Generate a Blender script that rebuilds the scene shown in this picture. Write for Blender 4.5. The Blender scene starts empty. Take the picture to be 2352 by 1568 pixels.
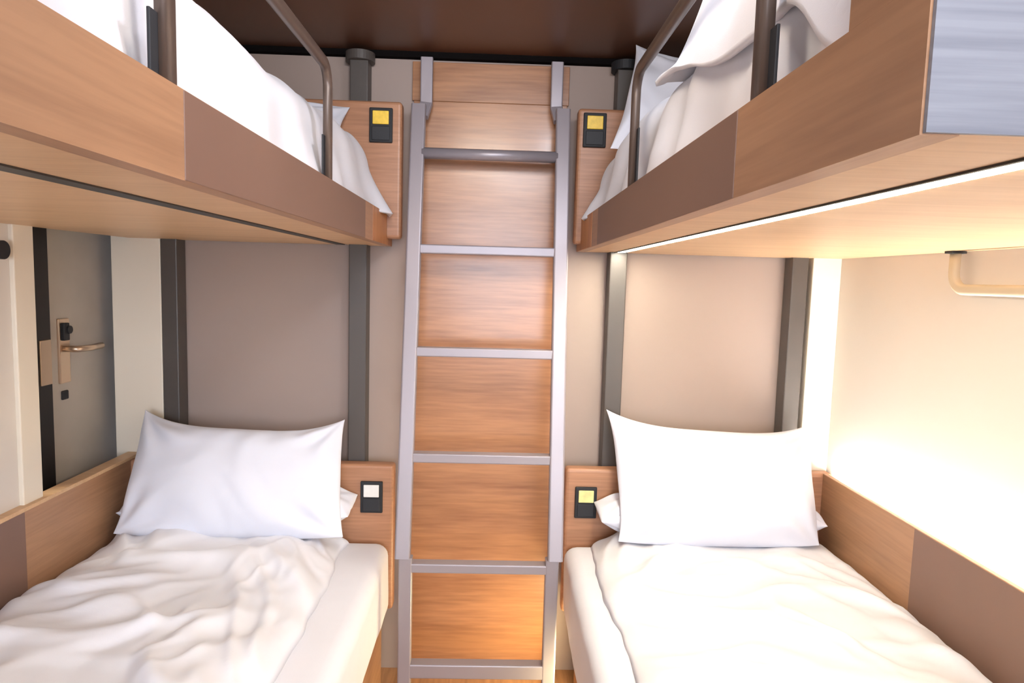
import bpy, bmesh, math, random
from mathutils import Vector, Matrix, noise
random.seed(4)

# ---------------------------------------------------------------- camera
H = 1.5                     # eye height above the floor; z values below are relative to the eye
S = bpy.context.scene
cam_d = bpy.data.cameras.new('camera'); cam = bpy.data.objects.new('camera', cam_d)
S.collection.objects.link(cam); S.camera = cam
cam_d.sensor_width = 36.0; cam_d.lens = 1500 / 2352 * 36.0
cam_d.clip_start = 0.02; cam_d.clip_end = 50
r = Vector((0.99929478, -0.02454947, 0.02841234)); d = Vector((0.02598166, -0.0942169, -0.9952126))
f = Vector((0.02710887, 0.99524896, -0.09351262))
cam.matrix_world = Matrix(((r.x, -d.x, -f.x, 0), (r.y, -d.y, -f.y, 0), (r.z, -d.z, -f.z, H), (0, 0, 0, 1)))

# ---------------------------------------------------------------- world, lights, exposure
W = bpy.data.worlds.new('world'); S.world = W; W.use_nodes = True
W.node_tree.nodes['Background'].inputs[0].default_value = (0.80, 0.84, 1.0, 1)
W.node_tree.nodes['Background'].inputs[1].default_value = 0.25
vs = S.view_settings
vs.view_transform = 'Standard'; vs.look = 'None'; vs.gamma = 1; vs.use_curve_mapping = False
vs.exposure = 0.15
def area(name, loc, target, sx, sy, power, col):
    l = bpy.data.lights.new(name, 'AREA'); l.shape = 'RECTANGLE'; l.size = sx; l.size_y = sy
    l.energy = power; l.color = col
    o = bpy.data.objects.new(name, l); S.collection.objects.link(o)
    o.location = (loc[0], loc[1], loc[2] + H)
    v = Vector(target) - Vector(loc)
    o.rotation_euler = v.to_track_quat('-Z', 'Y').to_euler()
    return o
area('ceiling_lamp_aisle', (0.16, 0.15, 0.74), (-0.12, 1.5, -0.7), 0.4, 0.35, 8, (0.95, 0.95, 1.0))
area('camera_side_fill', (0.55, -3.0, 0.1), (-0.15, 2.4, -0.5), 2.2, 1.7, 160, (0.76, 0.85, 1.0))  # added broad cool fill from behind the camera; no window there
area('ceiling_lamp_upper', (-0.1, 0.75, 0.76), (-0.1, 2.4, 0.1), 0.3, 0.25, 8, (1.0, 0.86, 0.70))
area('ceiling_lamp_right_berth', (0.40, 0.98, 0.772), (0.42, 1.15, 0.2), 0.30, 0.30, 15, (0.86, 0.90, 1.0))
area('passage_fill', (-1.9, 1.9, 0.70), (-1.45, 2.3, -0.5), 0.5, 0.5, 22, (1.0, 0.92, 0.8))  # added fill that brightens the door; no fixture in the passage

# ---------------------------------------------------------------- materials
def mat(name, col, rough=0.5, metal=0.0, emit=None, strength=0):
    m = bpy.data.materials.new(name); m.use_nodes = True
    b = m.node_tree.nodes['Principled BSDF']
    b.inputs['Base Color'].default_value = (*col, 1); b.inputs['Roughness'].default_value = rough
    b.inputs['Metallic'].default_value = metal
    if emit:
        b.inputs['Emission Color'].default_value = (*emit, 1); b.inputs['Emission Strength'].default_value = strength
    return m
def srgb(r, g, b):
    return tuple((c / 255 / 12.92) if c / 255 < 0.04045 else ((c / 255 + 0.055) / 1.055) ** 2.4 for c in (r, g, b))
def wood(name, c1, c2, grain, rough=0.42, planks=None, fine=90.0, coat=0.0):
    """grain: axis letter along which the fibres run"""
    m = mat(name, c1, rough); nt = m.node_tree; N = nt.nodes; L = nt.links; b = N['Principled BSDF']
    if coat: b.inputs['Coat Weight'].default_value = coat; b.inputs['Coat Roughness'].default_value = 0.15
    geo = N.new('ShaderNodeNewGeometry'); mp = N.new('ShaderNodeMapping'); L.new(geo.outputs['Position'], mp.inputs['Vector'])
    big = {'X': (0.9, 9, 9), 'Y': (14, 1.3, 14), 'Z': (9, 9, 0.9)}[grain]
    mp.inputs['Scale'].default_value = big
    n1 = N.new('ShaderNodeTexNoise'); n1.inputs['Scale'].default_value = 1.6; n1.inputs['Detail'].default_value = 6
    n1.inputs['Distortion'].default_value = 0.8
    L.new(mp.outputs[0], n1.inputs['Vector'])
    mp2 = N.new('ShaderNodeMapping'); L.new(geo.outputs['Position'], mp2.inputs['Vector'])
    mp2.inputs['Scale'].default_value = {'X': (4, fine, fine), 'Y': (fine, 4, fine), 'Z': (fine, fine, 4)}[grain]
    n2 = N.new('ShaderNodeTexNoise'); n2.inputs['Scale'].default_value = 1.5; n2.inputs['Detail'].default_value = 3
    L.new(mp2.outputs[0], n2.inputs['Vector'])
    mx = N.new('ShaderNodeMath'); mx.operation = 'MULTIPLY_ADD'; L.new(n2.outputs['Fac'], mx.inputs[0]); mx.inputs[1].default_value = 0.55
    mh = N.new('ShaderNodeMath'); mh.operation = 'MULTIPLY'; L.new(n1.outputs['Fac'], mh.inputs[0]); mh.inputs[1].default_value = 0.6
    L.new(mh.outputs[0], mx.inputs[2])
    cr = N.new('ShaderNodeValToRGB'); L.new(mx.outputs[0], cr.inputs[0])
    cr.color_ramp.elements[0].position = 0.36; cr.color_ramp.elements[0].color = (*c2, 1)
    cr.color_ramp.elements[1].position = 0.70; cr.color_ramp.elements[1].color = (*c1, 1)
    L.new(cr.outputs[0], b.inputs['Base Color'])
    bp = N.new('ShaderNodeBump'); bp.inputs['Strength'].default_value = 0.08; bp.inputs['Distance'].default_value = 0.002
    L.new(n2.outputs['Fac'], bp.inputs['Height']); L.new(bp.outputs[0], b.inputs['Normal'])
    return m
def plain(name, col, rough=0.7, var=0.06, scale=3.0, bump=0.0, bscale=200):
    m = mat(name, col, rough); nt = m.node_tree; N = nt.nodes; L = nt.links; b = N['Principled BSDF']
    geo = N.new('ShaderNodeNewGeometry'); n = N.new('ShaderNodeTexNoise'); n.inputs['Scale'].default_value = scale
    n.inputs['Detail'].default_value = 4
    L.new(geo.outputs['Position'], n.inputs['Vector'])
    cr = N.new('ShaderNodeValToRGB'); L.new(n.outputs['Fac'], cr.inputs[0])
    cr.color_ramp.elements[0].position = 0.3; cr.color_ramp.elements[0].color = (*[c * (1 - var) for c in col], 1)
    cr.color_ramp.elements[1].position = 0.7; cr.color_ramp.elements[1].color = (*[min(1, c * (1 + var)) for c in col], 1)
    L.new(cr.outputs[0], b.inputs['Base Color'])
    if bump:
        n2 = N.new('ShaderNodeTexNoise'); n2.inputs['Scale'].default_value = bscale; L.new(geo.outputs['Position'], n2.inputs['Vector'])
        bp = N.new('ShaderNodeBump'); bp.inputs['Strength'].default_value = bump; bp.inputs['Distance'].default_value = 0.001
        L.new(n2.outputs['Fac'], bp.inputs['Height']); L.new(bp.outputs[0], b.inputs['Normal'])
    return m
def fabric(name, col):
    m = plain(name, col, 0.85, 0.015, 8, 0.25, 900)
    b = m.node_tree.nodes['Principled BSDF']; b.inputs['Sheen Weight'].default_value = 0.15
    return m
M_oakY = wood('light_oak_along_bed', srgb(170, 130, 98), srgb(150, 112, 84), 'Y')
M_oakU = wood('pale_oak_bounce_and_cap', srgb(214, 178, 138), srgb(196, 158, 118), 'X', fine=70)  # oak lightened to paint in bounce under the berths; also the cap's own tone
M_oakX = wood('light_oak_across', srgb(178, 130, 98), srgb(150, 106, 78), 'X')
M_oakZ = wood('oak_edge', srgb(200, 140, 88), srgb(150, 90, 52), 'Z')
M_walnut = wood('walnut_back_panel', srgb(176, 126, 88), srgb(140, 94, 64), 'X', 0.32, coat=0.25, fine=60)
M_brown = plain('brown_laminate', srgb(122, 94, 80), 0.45, 0.03, 6)
M_greywood = wood('grey_woodgrain_laminate', srgb(142, 144, 152), srgb(112, 114, 124), 'X', 0.5, fine=110)
M_wall = plain('mauve_wall_panel', srgb(162, 145, 136), 0.75, 0.03, 2.0)
M_cream = plain('cream_wall_paint', srgb(218, 211, 202), 0.7, 0.02, 2.0)
M_creamtrim = plain('cream_trim', srgb(232, 222, 204), 0.5, 0.02, 2.0)
M_ceil = plain('dark_brown_ceiling', srgb(98, 66, 48), 0.4, 0.12, 1.5)
M_black = mat('black_shadow_gap', (0.006, 0.005, 0.005), 1.0)
M_black.node_tree.nodes['Principled BSDF'].inputs['Specular IOR Level'].default_value = 0.05
M_floor = wood('wood_floor', srgb(176, 130, 90), srgb(130, 90, 60), 'Y', 0.45, fine=40)
M_post = plain('dark_grey_steel', srgb(78, 72, 68), 0.45, 0.05, 6)
M_ladder = plain('grey_painted_steel', srgb(150, 143, 148), 0.38, 0.03, 5)
M_ladder.node_tree.nodes['Principled BSDF'].inputs['Metallic'].default_value = 0.25
M_bronze = plain('dark_bronze_tube', srgb(92, 78, 70), 0.35, 0.05, 5)
M_bronze.node_tree.nodes['Principled BSDF'].inputs['Metallic'].default_value = 0.3
M_plate = mat('black_steel_plate', (0.014, 0.015, 0.019), 0.6)
M_duvet = fabric('white_duvet_cotton', (0.745, 0.75, 0.80))
M_pillow = fabric('white_pillow_cotton', (0.73, 0.75, 0.83))
M_sheet = fabric('white_sheet_cotton', (0.73, 0.73, 0.785))
M_socket = mat('black_plastic', (0.012, 0.013, 0.016), 0.65)
M_yellow = plain('yellow_rocker', srgb(238, 200, 70), 0.45, 0.12, 60)
M_whitebtn = plain('white_rocker', srgb(225, 225, 222), 0.4, 0.03, 60)
M_led = mat('led_diffuser', (1, 1, 0.9), 0.4, 0, (1.0, 0.935, 0.77), 112)
M_led2 = mat('led_ledge_diffuser', (1, 1, 0.95), 0.4, 0, (1.0, 0.965, 0.92), 215)
M_step = mat('step_light_diffuser', (1, 1, 0.95), 0.4, 0, (1.0, 0.82, 0.45), 45)
M_leddark = mat('unlit_led_channel', (0.012, 0.009, 0.008), 0.5)
M_door = plain('grey_door_veneer', srgb(182, 174, 164), 0.35, 0.10, 4)
M_jamb = mat('black_jamb_recess', (0.012, 0.009, 0.009), 0.45)
M_brass = mat('brushed_nickel', srgb(215, 190, 165), 0.28, 0.85)
M_chan = mat('dark_channel', (0.02, 0.018, 0.016), 0.5)

# ---------------------------------------------------------------- mesh helpers
class MB:
    def __init__(s): s.bm = bmesh.new()
    def box(s, x0, x1, y0, y1, z0, z1, bev=0.0, seg=2):
        x0, x1 = sorted((x0, x1)); y0, y1 = sorted((y0, y1)); z0, z1 = sorted((z0, z1))
        t = bmesh.new(); bmesh.ops.create_cube(t, size=1)
        for v in t.verts:
            v.co = Vector((x0 + (v.co.x + .5) * (x1 - x0), y0 + (v.co.y + .5) * (y1 - y0), z0 + (v.co.z + .5) * (z1 - z0) + H))
        if bev: bmesh.ops.bevel(t, geom=t.edges[:], offset=bev, segments=seg, affect='EDGES', profile=0.5)
        s.merge(t); return s
    def merge(s, t):
        me = bpy.data.meshes.new('tmp'); t.to_mesh(me); t.free(); s.bm.from_mesh(me); bpy.data.meshes.remove(me)
    def sweep(s, pts, prof, up=(1, 0, 0), cap=True):
        """pts: path (relative z), prof: list of 2-D points; first profile axis lies along 'up'"""
        P = [Vector((p[0], p[1], p[2] + H)) for p in pts]; rings = []
        for i, p in enumerate(P):
            if i == 0: t = (P[1] - P[0])
            elif i == len(P) - 1: t = P[-1] - P[-2]
            else: t = (P[i + 1] - P[i]).normalized() + (P[i] - P[i - 1]).normalized()
            t.normalize(); u = Vector(up); u = (u - t * u.dot(t)).normalized(); w = t.cross(u)
            rings.append([s.bm.verts.new(p + u * a + w * b) for a, b in prof])
        n = len(prof)
        for i in range(len(rings) - 1):
            for k in range(n):
                s.bm.faces.new((rings[i][k], rings[i][(k + 1) % n], rings[i + 1][(k + 1) % n], rings[i + 1][k]))
        if cap: s.bm.faces.new(rings[0][::-1]); s.bm.faces.new(rings[-1])
        return s
    def tube(s, pts, rad, n=16, up=(1, 0, 0)):
        return s.sweep(pts, [(rad * math.cos(2 * math.pi * k / n), rad * math.sin(2 * math.pi * k / n)) for k in range(n)], up)
    def cyl(s, c0, c1, rad, n=28, up=(1, 0, 0)): return s.tube([c0, c1], rad, n, up)
    def build(s, name, m, parent=None, smooth=False, mods=None):
        bmesh.ops.recalc_face_normals(s.bm, faces=s.bm.faces[:])
        org = parent_world(parent) if parent else None
        if org is None:
            vs_ = [v.co for v in s.bm.verts]
            org = Vector(((min(v.x for v in vs_) + max(v.x for v in vs_)) / 2, (min(v.y for v in vs_) + max(v.y for v in vs_)) / 2, min(v.z for v in vs_)))
        for v in s.bm.verts: v.co -= org
        me = bpy.data.meshes.new(name); s.bm.to_mesh(me); s.bm.free(); me.materials.append(m)
        if smooth:
            for p in me.polygons: p.use_smooth = True
        o = bpy.data.objects.new(name, me); S.collection.objects.link(o)
        if parent: o.parent = parent
        else: o.location = org
        return o
def parent_world(o):
    v = Vector((0, 0, 0))
    while o is not None: v = v + o.location; o = o.parent
    return v
def rounded_rect(a, b, rr=0.004, n=3):
    out = []
    for cx, cy, a0 in ((a - rr, b - rr, 0), (-a + rr, b - rr, 90), (-a + rr, -b + rr, 180), (a - rr, -b + rr, 270)):
        for k in range(n + 1):
            t = math.radians(a0 + 90 * k / n); out.append((cx + rr * math.cos(t), cy + rr * math.sin(t)))
    return out
def tag(o, label=None, cat=None, group=None, kind=None):
    if label: o['label'] = label
    if cat: o['category'] = cat
    if group: o['group'] = group
    if kind: o['kind'] = kind
    return o
def thing(name, label, cat, loc, group=None):
    o = bpy.data.objects.new(name, None); S.collection.objects.link(o); o.empty_display_size = 0.1
    o.location = (loc[0], loc[1], loc[2] + H); return tag(o, label, cat, group)
def struct(name, mb, m, label=None):
    o = mb.build(name, m); o['kind'] = 'structure'
    if label: o['label'] = label
    return o
def arc(c, rad, a0, a1, ax, n=8):
    """arc in the YZ plane at x=ax"""
    return [(ax, c[0] + rad * math.cos(math.radians(a0 + (a1 - a0) * k / n)), c[1] + rad * math.sin(math.radians(a0 + (a1 - a0) * k / n))) for k in range(n + 1)]

# ---------------------------------------------------------------- room shell
FL = -1.5; CE = 0.785; XL = -1.285; XR = 1.24; YB = 2.40; YF = -3.2
struct('floor', MB().box(-2.4, 1.4, YF - .1, 2.8, FL - .1, FL), M_floor, 'wood floor of the dormitory cabin')
struct('ceiling', MB().box(-2.4, 1.4, YF - .1, 2.8, CE, CE + .1), M_ceil, 'dark brown ceiling over the bunks')
struct('wall_back', MB().box(XL, XR + .1, YB, YB + .1, FL, CE), M_wall, 'mauve grey panelled wall at the head of the beds')
struct('wall_right', MB().box(XR, XR + .1, YF, YB, FL, CE), M_cream, 'cream wall along the right bunk')
struct('wall_front', MB().box(-2.4, XR + .1, YF - .1, YF, FL, CE), M_cream, 'cream wall behind the camera')
wl = MB()
wl.box(XL - .035, XL, YF, 1.80, FL, CE)                 # solid part towards the camera
wl.box(XL - .035, XL, 1.80, YB + .1, FL, -.70)          # below the opening
wl.box(XL - .035, XL, 1.80, YB + .1, .20, CE)           # above the opening
struct('wall_left', wl, M_cream, 'cream partition along the left bunk with an open bay')
struct('wall_passage', MB().box(-2.4, -2.3, YF, 2.7, FL, CE).box(-2.4, XL, 2.66, 2.76, FL, CE), M_cream, 'cream wall of the passage beyond the left bunk')
# opening frame on the left wall
struct('trim_1', MB().box(XL - .04, XL + .012, 1.768, 1.845, -.66, .20, .003), M_creamtrim, 'cream upright at the near side of the opening')
struct('trim_2', MB().box(XL - .06, -1.175, 2.33, YB, -.70, CE, .003), M_creamtrim, 'cream corner post beside the left bunk')
struct('trim_3', MB().box(1.137, XR, 2.33, YB, -.70, CE, .003), M_creamtrim, 'cream corner post beside the right bunk')
struct('trim_4', MB().box(XL, XR, 2.372, YB, .765, CE), M_black, 'black strip painted for the shadow gap along the top of the back wall')  # solid strip, its black paints in the shade of the gap

# door in the passage, parallel to the left partition
door = bpy.data.objects.new('door_1', None); S.collection.objects.link(door); door['kind'] = 'structure'
door['label'] = 'grey veneered door with lever handle seen through the opening'
door.location = (-1.42, 2.35, FL + H)
MB().box(-1.44, -1.40, 2.072, 2.64, FL, .60, .002).build('door_leaf', M_door, door)
MB().box(-1.46, -1.385, 1.90, 2.068, FL, .64, .002).build('jamb_recess', M_jamb, door)  # black box stands in for the dark recess beside the leaf
MB().box(-1.386, -1.380, 2.012, 2.062, -.365, -.225, .002).build('strike_plate', M_brass, door)
pl = MB().box(-1.402, -1.392, 2.118, 2.170, -.375, -.165, .003).build('lock_plate', M_brass, door)
MB().cyl((-1.392, 2.143, -.200), (-1.372, 2.143, -.200), .013, 20, (0, 0, 1)).box(-1.392, -1.378, 2.122, 2.150, -.235, -.178, .003).build('thumb_turn', M_plate, pl, False)
MB().tube([(-1.392, 2.138, -.262), (-1.350, 2.138, -.262), (-1.345, 2.150, -.262), (-1.345, 2.20, -.264), (-1.345, 2.262, -.262)], .0105, 14, (0, 0, 1)).build('door_handle', M_brass, door, True)
MB().box(-1.402, -1.394, 2.128, 2.160, -.43, -.40, .004).build('key_cylinder', M_plate, door)

# black knob on the left partition
kn = thing('coat_knob', 'small round black coat knob on the cream partition at the left edge', 'hook', (XL, 1.735, .035))
MB().cyl((XL, 1.712, .040), (XL + .018, 1.712, .040), .010, 20, (0, 0, 1)).build('stem', M_plate, kn)
MB().cyl((XL + .016, 1.712, .040), (XL + .028, 1.712, .040), .024, 32, (0, 0, 1)).build('knob', M_plate, kn)

# ---------------------------------------------------------------- walnut panel behind the ladder
wp = thing('wall_panel', 'reddish walnut wood panel on the back wall behind the ladder', 'wall panel', (-.035, 2.39, FL))
MB().box(-.305, .237, 2.378, YB - .001, FL, .620, .002).build('lower_board', M_walnut, wp)
MB().box(-.312, .243, 2.386, YB - .001, .622, .756, .002).build('upper_board', M_walnut, wp)

# ---------------------------------------------------------------- ladder
lad = thing('ladder', 'grey steel bunk ladder leaning between the two bunks', 'ladder', (-.03, 2.05, FL))
def yl(z): return 2.30 - (0.585 - z) / (0.585 + 0.91) * 0.255 if z > -.91 else 2.045
RW = 0.0245
for sx, xo in ((-1, -.278), (1, .216)):
    rail = MB().sweep([(xo, yl(.585) + .005, .585), (xo, yl(-.905), -.905)], rounded_rect(RW, .017, .006), (1, 0, 0)).build('side_rail', M_ladder, lad)
    xi = xo + (-sx) * .010
    MB().sweep([(xi + (.012 if sx < 0 else -.012), 2.335, .752), (xi + (.012 if sx < 0 else -.012), 2.335, .60), (xi, 2.315, .55)], rounded_rect(.021, .012, .004), (1, 0, 0)).build('upper_bracket', M_ladder, lad)
    lo = MB().sweep([(xi, 2.048, -.90), (xi, 2.048, FL + .012)], rounded_rect(.0215, .016, .005), (1, 0, 0)).build('leg', M_ladder, lad)
    MB().box(xi - .025, xi + .025, 2.028, 2.068, FL, FL + .014, .003).build('foot', M_plate, lo)
z = .424
for i, z in enumerate((.421, .096, -.244, -.586, -.934, -1.285)):
    y = yl(z)
    if i == 0: MB().cyl((-.262, y + .004, z), (.20, y + .004, z), .019, 24, (0, 0, 1)).build('rung', M_ladder, lad, True)
    else:
        hh = .024 if i == 5 else .0155
        MB().box(-.258, .196, y - .012, y + .030, z - hh, z + hh, .004).build('rung', M_ladder, lad)

# ---------------------------------------------------------------- bunk beds
def bunk(sd):
    L = sd < 0
    xi = -.378 if L else .290           # aisle face
    xw = XL + .001 if L else XR - .001  # wall
    q = -1 if L else 1                  # outward
    name = 'left' if L else 'right'
    t = thing('bunk_bed', ('built-in oak bunk bed with unlit underside channel, beside the door opening' if L else
              'built-in oak bunk bed with glowing light strip under its upper berth'), 'bunk bed', ((xi + xw) / 2, 1.4, FL), 'built-in bunk beds')
    y0, y1 = .456, 2.385
    # upper berth
    MB().box(xi, xi + q * .028, y0, y1, .108, .215).build('side_rail', M_oakY, t)
    MB().box(xi - q * .0012, xi + q * .01, .812, 1.90, .1085, .2145, .001).build('rail_inlay', M_brown, t)['label'] = 'brown laminate inlay'
    MB().box(xi - q * .001, xi + q * .02, 2.02, 2.384, .1085, .2145, .001).build('rail_end', M_oakZ, t)
    xs = -.533 if L else .418           # light channel
    MB().box(xi + q * .0282, xs, y0, y1, .109, .125).build('platform_board', M_oakU, t)
    MB().box(xs + q * .030, xw, y0, y1, .109, .125).build('platform_board', M_oakU, t)
    ch = MB().box(xs + q * .0002, xs + q * .0298, y0, 2.33, .1085, .1255).box(xs, xs + q * (.030 if L else .005), y0, 2.33, .1065, .1084).build('light_channel', M_chan, t)
    if not L:
        MB().box(xs + .006, xs + .0292, y0 + .002, 2.30, .1068, .1084).build('light_strip', M_led, ch)['label'] = 'glowing warm white light strip'
    MB().box(xi, xw, y0, .562, .2151, CE - .002).box(xi + q * .0285, xw, y0, .562, .1258, .2155).build('end_partition', M_oakZ if 0 else M_oakY, t)
    MB().box(xi + q * .002, xw, y0 - .004, y0 - .0002, .109, CE - .003).build('end_facing', M_greywood, t)['label'] = 'grey woodgrain facing'
    # upper and lower headboards with rounded aisle corner
    for (a, b, zz0, zz1, nm) in (((-.331 if L else .266), xw, .13, .588, 'upper_headboard'), ((-.344 if L else .268), xw - q * .003, -1.20, -.664, 'lower_headboard')):
        m = MB(); aa, bb = sorted((a, b)); m.box(aa, bb, 2.272, 2.326, zz0, zz1, .012, 3)
        m.build(nm, M_oakX, t)
    # lower berth
    if L: bx0, bx1 = -1.262, XL + .001
    else: bx0, bx1 = 1.197, 1.215
    MB().box(bx0, bx1, y0, 2.272, -1.20, -.662, .002).build('side_board', M_oakY, t)
    MB().box(bx0 - q * .0012, bx0 + q * .004, .82, 1.752, -1.19, -.6635, .0005).build('board_inlay', M_brown, t)['label'] = 'brown laminate inlay'
    if L:
        MB().box(bx0 - q * .004, bx1 + q * .02, y0, 2.33, -.663, -.651, .002).build('board_cap', M_oakU, t)['label'] = 'pale cap strip'
    else:
        st = MB().box(1.217, 1.237, y0, 2.24, -.69, -.682).build('ledge_light_strip', M_led2, t); st['label'] = 'glowing light strip behind the side board'
    MB().box(xi + (q * .004 if L else .034), xw, y0, 2.272, FL, -1.20, .002).build('base', M_oakY, t)
    if not L:
        MB().box(xi + .026, xi + .034, 1.90, 2.22, -1.35, -1.25, .001).build('step_light', M_step, t)['label'] = 'glowing low step light'
    # steel posts against the back wall
    for a, b, c in (((-.520, -.457, True), (-1.174, -1.118, False)) if L else ((.404, .466, True), (1.062, 1.121, False))):
        p = MB().box(a, b, 2.33, 2.398, FL, .752, .004).build('post', M_post, t)
        if c:
            MB().cyl(((a + b) / 2, 2.355, .735), ((a + b) / 2, 2.355, .765), .050, 32, (1, 0, 0)).build('post_collar', M_post if L else M_plate, p)
    # guard rail
    gx = xi - q * .004 if L else xi - q * .0035
    ya, yb, zt, rr = (1.522 if L else 1.488), .792 if L else .772, .462, .045
    path = [(gx + q * .014, ya, .200), (gx + q * .014, ya, zt - rr)]
    path += arc((ya - rr, zt - rr), rr, 0, 90, gx + q * .014)[1:]
    path += arc((yb + rr, zt - rr), rr, 90, 180, gx + q * .014)
    path += [(gx + q * .014, yb, .200)]
    g = MB().sweep(path, rounded_rect(.0095, .0125, .008, 4), (1, 0, 0)).build('guard_rail', M_bronze, t, True)
    for yy, hh in ((ya, .31 if L else .34), (yb, .29)):
        MB().box(gx + q * .016, gx + q * .020, yy - .030, yy, .205, hh, .001).build('mounting_plate', M_plate, g)
    return t
bunk(-1); bunk(1)

# ---------------------------------------------------------------- switches on the headboards
def socket(x, z, label, m):
    t = thing('light_switch', label, 'switch', (x, 2.272, z - .057), 'bedside light switches')
    MB().box(x - .039, x + .039, 2.262, 2.2722, z - .057, z + .057, .003).build('back_plate', M_socket, t)
    MB().box(x - .027, x + .027, 2.257, 2.263, z + .002, z + .046, .002).build('rocker', m, t)
    MB().box(x - .030, x + .030, 2.259, 2.263, z - .050, z - .004, .002).build('socket_insert', M_plate, t)
socket(-.400, .506, 'black switch plate with yellow rocker beside the left upper bed', M_yellow)
socket(.322, .514, 'black switch plate with yellow rocker half hidden by right upper bedding', M_yellow)
socket(-.421, -.780, 'black switch plate with white rocker beside the left lower pillow', M_whitebtn)
socket(.342, -.785, 'black switch plate with pale yellow rocker beside the right lower pillow', plain('pale_yellow_rocker', srgb(226, 220, 150), .4, .15, 40))

# ---------------------------------------------------------------- hanging rail under the right upper berth
hr = thing('hanging_rail', 'slim cream towel rail hanging below the right upper berth', 'towel rail', (1.205, 1.35, .0))
rr = .045
p = [(1.205, 1.70, .106), (1.205, 1.70, .008 + rr)] + arc((1.70 - rr, .008 + rr), rr, 0, -90, 1.205)[1:]
p += arc((.95 + rr, .008 + rr), rr, -90, -180, 1.205) + [(1.205, .95, .106)]
MB().sweep(p, rounded_rect(.010, .014, .008, 4), (1, 0, 0)).build('rail', plain('putty_painted_steel', srgb(196, 184, 160), .4, .02), hr, True)
for yy in (1.70, .95): MB().box(1.185, 1.225, yy - .015, yy + .015, .102, .1085, .001).build('mounting_plate', M_plate, hr)

# ---------------------------------------------------------------- bedding
def N3(x, y, z=0.0): return noise.noise(Vector((x, y, z)))
def ridged(x, y, seed):
    w1 = N3(x * 2.1, y * 2.1, seed + 5) * .7; w2 = N3(x * 2.3, y * 1.9, seed + 9) * .7
    a = 1 - abs(N3((x + w1) * 3.2, (y + w2) * 2.2, seed)) * 2.2
    b = 1 - abs(N3((x + y + w2) * 5.0, (y - x + w1) * 2.6, seed + 3)) * 2.2
    c = 1 - abs(N3((x - y) * 9.5 + w1 * 3, (y + x) * 5.5 + w2 * 3, seed + 7)) * 2.2
    g = lambda v: (lambda k: k * k * (3 - 2 * k))(max(0, v))
    return .62 * g(a) + .36 * g(b) + .13 * g(c)
def grid_mesh(fn, nu, nv):
    bm = bmesh.new(); G = []
    for j in range(nv + 1):
        G.append([bm.verts.new(Vector(fn(i / nu, j / nv)) + Vector((0, 0, H))) for i in range(nu + 1)])
    for j in range(nv):
        for i in range(nu): bm.faces.new((G[j][i], G[j][i + 1], G[j + 1][i + 1], G[j + 1][i]))
    m = MB(); m.bm.free(); m.bm = bm; return m
def soft(o, th=0.012, lv=1):
    if th:
        s = o.modifiers.new('solid', 'SOLIDIFY'); s.thickness = th; s.offset = -1
    if lv:
        s = o.modifiers.new('sub', 'SUBSURF'); s.levels = lv; s.render_levels = lv
    return o
def sgnp(t, e): return math.copysign(abs(t) ** e, t)

def low_duvet(x0, x1, seed, label, ztop=-.862, amp=.030, tilt=0.0):
    """x0 = wall side, x1 = aisle side"""
    ya, yb = .50, 2.225; base = -.934
    q = 1 if x1 > x0 else -1
    def fn(u, v):
        a = 2 * u - 1; b = 2 * v - 1
        # parameters bunch at the borders so that the sides round down
        sa = math.sin(a * math.pi / 2); sb = math.sin(b * math.pi / 2)
        sa = .35 * sa + .65 * a if abs(a) < 2 else sa
        ea = max(0, 1 - abs(a) ** 7) ** .5; eb = max(0, 1 - abs(b) ** 16) ** .5
        y = (ya + yb) / 2 + (yb - ya) / 2 * sb
        wob = .014 * N3(y * 3.1, seed) + .006 * N3(y * 11, seed + 2)
        xa = x0; xb = x1 + q * wob * 2.0
        x = (xa + xb) / 2 + (xb - xa) / 2 * (a * .9 + .1 * sgnp(a, 3))
        y += (.016 * N3(x * 4, seed + 4)) * (1 if b > 0 else 0)
        e = ea * eb
        side = 1 - .35 * max(0, (a)) ** 4
        h = (ztop - base) * side + amp * (ridged(x, y, seed) - .35) + .012 * N3(x * 1.7, y * 1.4, seed + 20) * 2 + tilt * max(0, -a) 
        return (x, y, base + max(0.004, h) * e)
    o = grid_mesh(fn, 150, 220).build('duvet', M_duvet, None, True)
    tag(o, label, 'duvet', 'white duvets on the beds'); return soft(o, .010, 0)
low_duvet(-1.258, -.485, 11.3, 'rumpled white duvet on the left lower bed below the door opening', tilt=.022, amp=.042)
low_duvet(1.190, .352, 27.8, 'bright puffy white duvet on the right lower bed beside the lit ledge', ztop=-.862, amp=.032, tilt=.0)

def mattress(x0, x1, y0, y1, z0, z1, label, seed=0, rad=.045):
    x0, x1 = sorted((x0, x1))
    m = MB().box(x0, x1, y0, y1, z0, z1, rad, 5)
    bmesh.ops.subdivide_edges(m.bm, edges=[e for e in m.bm.edges if e.calc_length() > .1], cuts=24, use_grid_fill=True)
    for v in m.bm.verts:
        k = .006 * N3(v.co.y * 4 + seed, v.co.z * 3, seed) + .003 * N3(v.co.y * 15, v.co.z * 5, seed + 3)
        if v.co.x < (x0 + x1) / 2: v.co.x -= k
        else: v.co.x += k
        v.co.z += .004 * N3(v.co.x * 6, v.co.y * 6, seed + 8) if v.co.z > (z0 + z1) / 2 + H else 0
    o = m.build('mattress', M_sheet, None, True); tag(o, label, 'mattress', 'sheeted mattresses on the beds'); return o
mattress(-1.26, -.352, .50, 2.268, -1.199, -.935, 'thick mattress in a white fitted sheet on the left lower bed', 2)
mattress(1.195, .268, .50, 2.268, -1.199, -.935, 'thick mattress in a white fitted sheet on the right lower bed', 5)
mattress(-1.28, -.450, .57, 2.268, .126, .330, 'mattress under the draped duvet of the left upper bed', 7)
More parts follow.
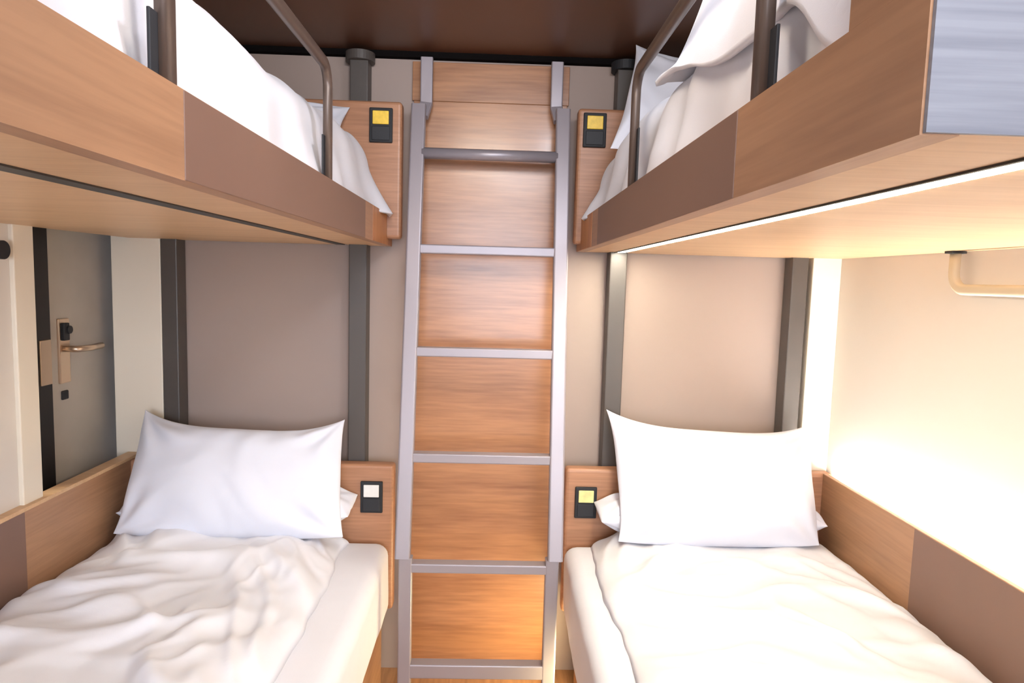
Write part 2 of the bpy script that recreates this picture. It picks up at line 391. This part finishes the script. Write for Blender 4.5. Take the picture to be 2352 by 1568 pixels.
mattress(1.235, .372, .57, 2.268, .126, .330, 'mattress under the draped duvet of the right upper bed', 9)

def pillow(tl, tr, br, bl, th, n, bow, seed, label, name='pillow', corner=.9):
    """four corners (relative z), thickness th towards n; bow = inward dip of the top, right, bottom, left edges"""
    tl, tr, br, bl = map(Vector, (tl, tr, br, bl)); n = Vector(n).normalized()
    NU, NV = 56, 40
    def pos(u, v, side):
        p = (tl * (1 - u) + tr * u) * v + (bl * (1 - u) + br * u) * (1 - v)
        cu = 4 * u * (1 - u); cv = 4 * v * (1 - v)
        bu = 1 - abs(2 * u - 1) ** 3.5; bv = 1 - abs(2 * v - 1) ** 3.5
        down = ((bl + br) - (tl + tr)).normalized(); right = ((tr + br) - (tl + bl)).normalized()
        p = p + down * bow[0] * bu * v ** 3 - right * bow[1] * bv * u ** 3 - down * bow[2] * bu * (1 - v) ** 3 + right * bow[3] * bv * (1 - u) ** 3
        t = (max(0, 1 - abs(2 * u - 1) ** 2.6) ** .62) * (max(0, 1 - abs(2 * v - 1) ** 2.4) ** .62)
        w = .010 * ridged(u * .8, v * .55, seed) + .012 * N3(u * 3, v * 2.5, seed)
        # creases that fan out of the corners
        for (cu_, cv_) in ((0, 1), (1, 1), (1, 0), (0, 0)):
            du, dv = u - cu_, (v - cv_) * .7; rr_ = math.hypot(du, dv) + 1e-4
            w += .010 * math.sin(9 * math.atan2(dv, du) + seed) * math.exp(-((rr_ - .16) / .12) ** 2)
        return p + n * side * (th * .5 * t + w * min(1, t * 2.0)) + n * .010 * N3(u * 4, v * 4, seed + 3)
    bm = bmesh.new(); F = []; B = []
    for j in range(NV + 1):
        F.append([]); B.append([])
        for i in range(NU + 1):
            u, v = i / NU, j / NV
            u = .5 - .5 * math.cos(math.pi * (u * .8 + .1)) / math.cos(math.pi * .1); v = .5 - .5 * math.cos(math.pi * (v * .8 + .1)) / math.cos(math.pi * .1)
            fv = bm.verts.new(pos(u, v, 1) + Vector((0, 0, H))); F[-1].append(fv)
            B[-1].append(fv if i in (0, NU) or j in (0, NV) else bm.verts.new(pos(u, v, -1) + Vector((0, 0, H))))
    for j in range(NV):
        for i in range(NU):
            bm.faces.new((F[j][i], F[j][i + 1], F[j + 1][i + 1], F[j + 1][i]))
            bm.faces.new((B[j][i], B[j + 1][i], B[j + 1][i + 1], B[j][i + 1]))
    m = MB(); m.bm.free(); m.bm = bm
    o = m.build(name, M_pillow, None, True)
    s = o.modifiers.new('sub', 'SUBSURF'); s.levels = 1; s.render_levels = 1
    tag(o, label, 'pillow', 'white pillows on the beds'); return o
# lower left: flat pillow with a propped one
pillow((-1.240, 2.262, -.80), (-.466, 2.262, -.77), (-.470, 2.12, -.80), (-1.235, 2.12, -.80), .14, (0, -.05, 1), (0, 0, 0, 0), 3.1,
       'white pillow lying flat under the propped pillow of the left lower bed')
pillow((-1.205, 2.262, -.480), (-.512, 2.262, -.500), (-.478, 2.085, -.855), (-1.212, 2.065, -.85), .15, (0, -.86, .5), (.055, .012, -.01, .01), 6.7,
       'propped white pillow with a pointed left corner on the left lower bed')
pillow((.368, 2.262, -.78), (1.160, 2.262, -.80), (1.150, 2.12, -.80), (.375, 2.12, -.80), .14, (0, -.05, 1), (0, 0, 0, 0), 4.9,
       'white pillow lying flat under the propped pillow of the right lower bed')
pillow((.398, 2.262, -.440), (1.140, 2.262, -.475), (1.105, 2.075, -.85), (.425, 2.085, -.855), .15, (0, -.86, .5), (.055, .012, -.01, .02), 9.4,
       'propped bright white pillow on the right lower bed beside the lit ledge')
# upper beds
pillow((-1.20, 2.262, .60), (-.50, 2.262, .56), (-.52, 2.06, .33), (-1.20, 2.06, .33), .13, (0, -.8, .5), (.03, .01, 0, .01), 2.2,
       'white pillow at the head of the left upper bed, behind the draped duvet')
pillow((.432, 2.190, .775), (1.15, 2.262, .70), (1.10, 2.02, .42), (.330, 2.00, .40), .15, (-.2, -.8, .5), (.05, .01, 0, .015), 8.1,
       'white pillow with a pointed corner at the head of the right upper bed')

def up_duvet(q, xe, xw, ztop, hem, bulge, y0, y1, seed, label, amp=.014, fold=0.008, name='duvet', cat='duvet', parent=None, m=M_duvet, cw=.07, rmax=.09, ends=1.0):
    """drapes over the aisle edge; ztop/hem/bulge are functions of y"""
    def fn(u, v):
        y = y0 + (y1 - y0) * v
        zt = ztop(y); zh = hem(y); xb = bulge(y)
        endf = 1 - ends * max(0, (v - .93) / .07) ** 2.5
        if u < .45:
            k = u / .45; x = xw + (xe + q * cw - xw) * k
            z = zt + amp * (ridged(x, y, seed) - .3) + .01 * math.sin(math.pi * k)
            z = .335 + (z - .335) * (.35 + .65 * endf)
        else:
            k = (u - .45) / .55                   # round the edge, then hang down
            if k < .45:
                a = k / .45 * math.pi / 2; rz = min(rmax, (zt - zh) * .6)
                x = xe + q * cw - q * cw * math.sin(a); z = zt - rz * (1 - math.cos(a))
                z += amp * (ridged(x, y, seed) - .3) * math.cos(a)
            else:
                kk = (k - .45) / .55; rz = min(rmax, (zt - zh) * .6)
                x = xe; z = (zt - rz) * (1 - kk) + zh * kk
                x += (xb - xe) * kk ** 1.2
            x += -q * fold * (math.sin(y * 26 + 3 * N3(y * 3, seed) + z * 9) + 1.4 * N3(y * 9, z * 6, seed)) * min(1, k * 1.4)
            z = zh + (z - zh) * (.55 + .45 * endf)
        return (x, y + .012 * N3(u * 5, v * 9, seed), z)
    o = grid_mesh(fn, 90, 240).build(name, m, parent, True)
    if not parent: tag(o, label, cat, 'white duvets on the beds')
    return soft(o, .010, 0)
sm = lambda a, b, t: (lambda k: k * k * (3 - 2 * k))(min(1, max(0, (t - a) / (b - a))))
up_duvet(-1, -.425, -1.27, lambda y: .408 + .030 * sm(1.65, 1.85, y) + .006 * math.sin(y * 9), lambda y: .207, lambda y: -.412 + .012 * sm(1.3, 1.5, y) + .045 * sm(1.95, 2.2, y),
         .575, 2.262, 5.5, 'creamy white duvet draped over the aisle side of the left upper bed')
ud = up_duvet(1, .338, 1.23, lambda y: .425 + .015 * math.sin(y * 8) - .02 * sm(1.9, 2.2, y), lambda y: .207, lambda y: .328 - .035 * sm(1.85, 2.2, y),
         .575, 2.262, 8.5, 'white duvet with a heaped fold draped over the right upper bed', amp=.02, fold=.012)
up_duvet(1, .335, 1.20, lambda y: .430 + .32 * (1 - sm(.95, 1.34, y)), lambda y: .415 - .095 * (1 - sm(.90, 1.36, y)) - .10 * (1 - sm(.62, .78, y)), lambda y: .318,
         .58, 1.38, 13.5, '', amp=.006, fold=.002, cw=.16, rmax=.24, ends=0.0, name='folded_layer', parent=ud)
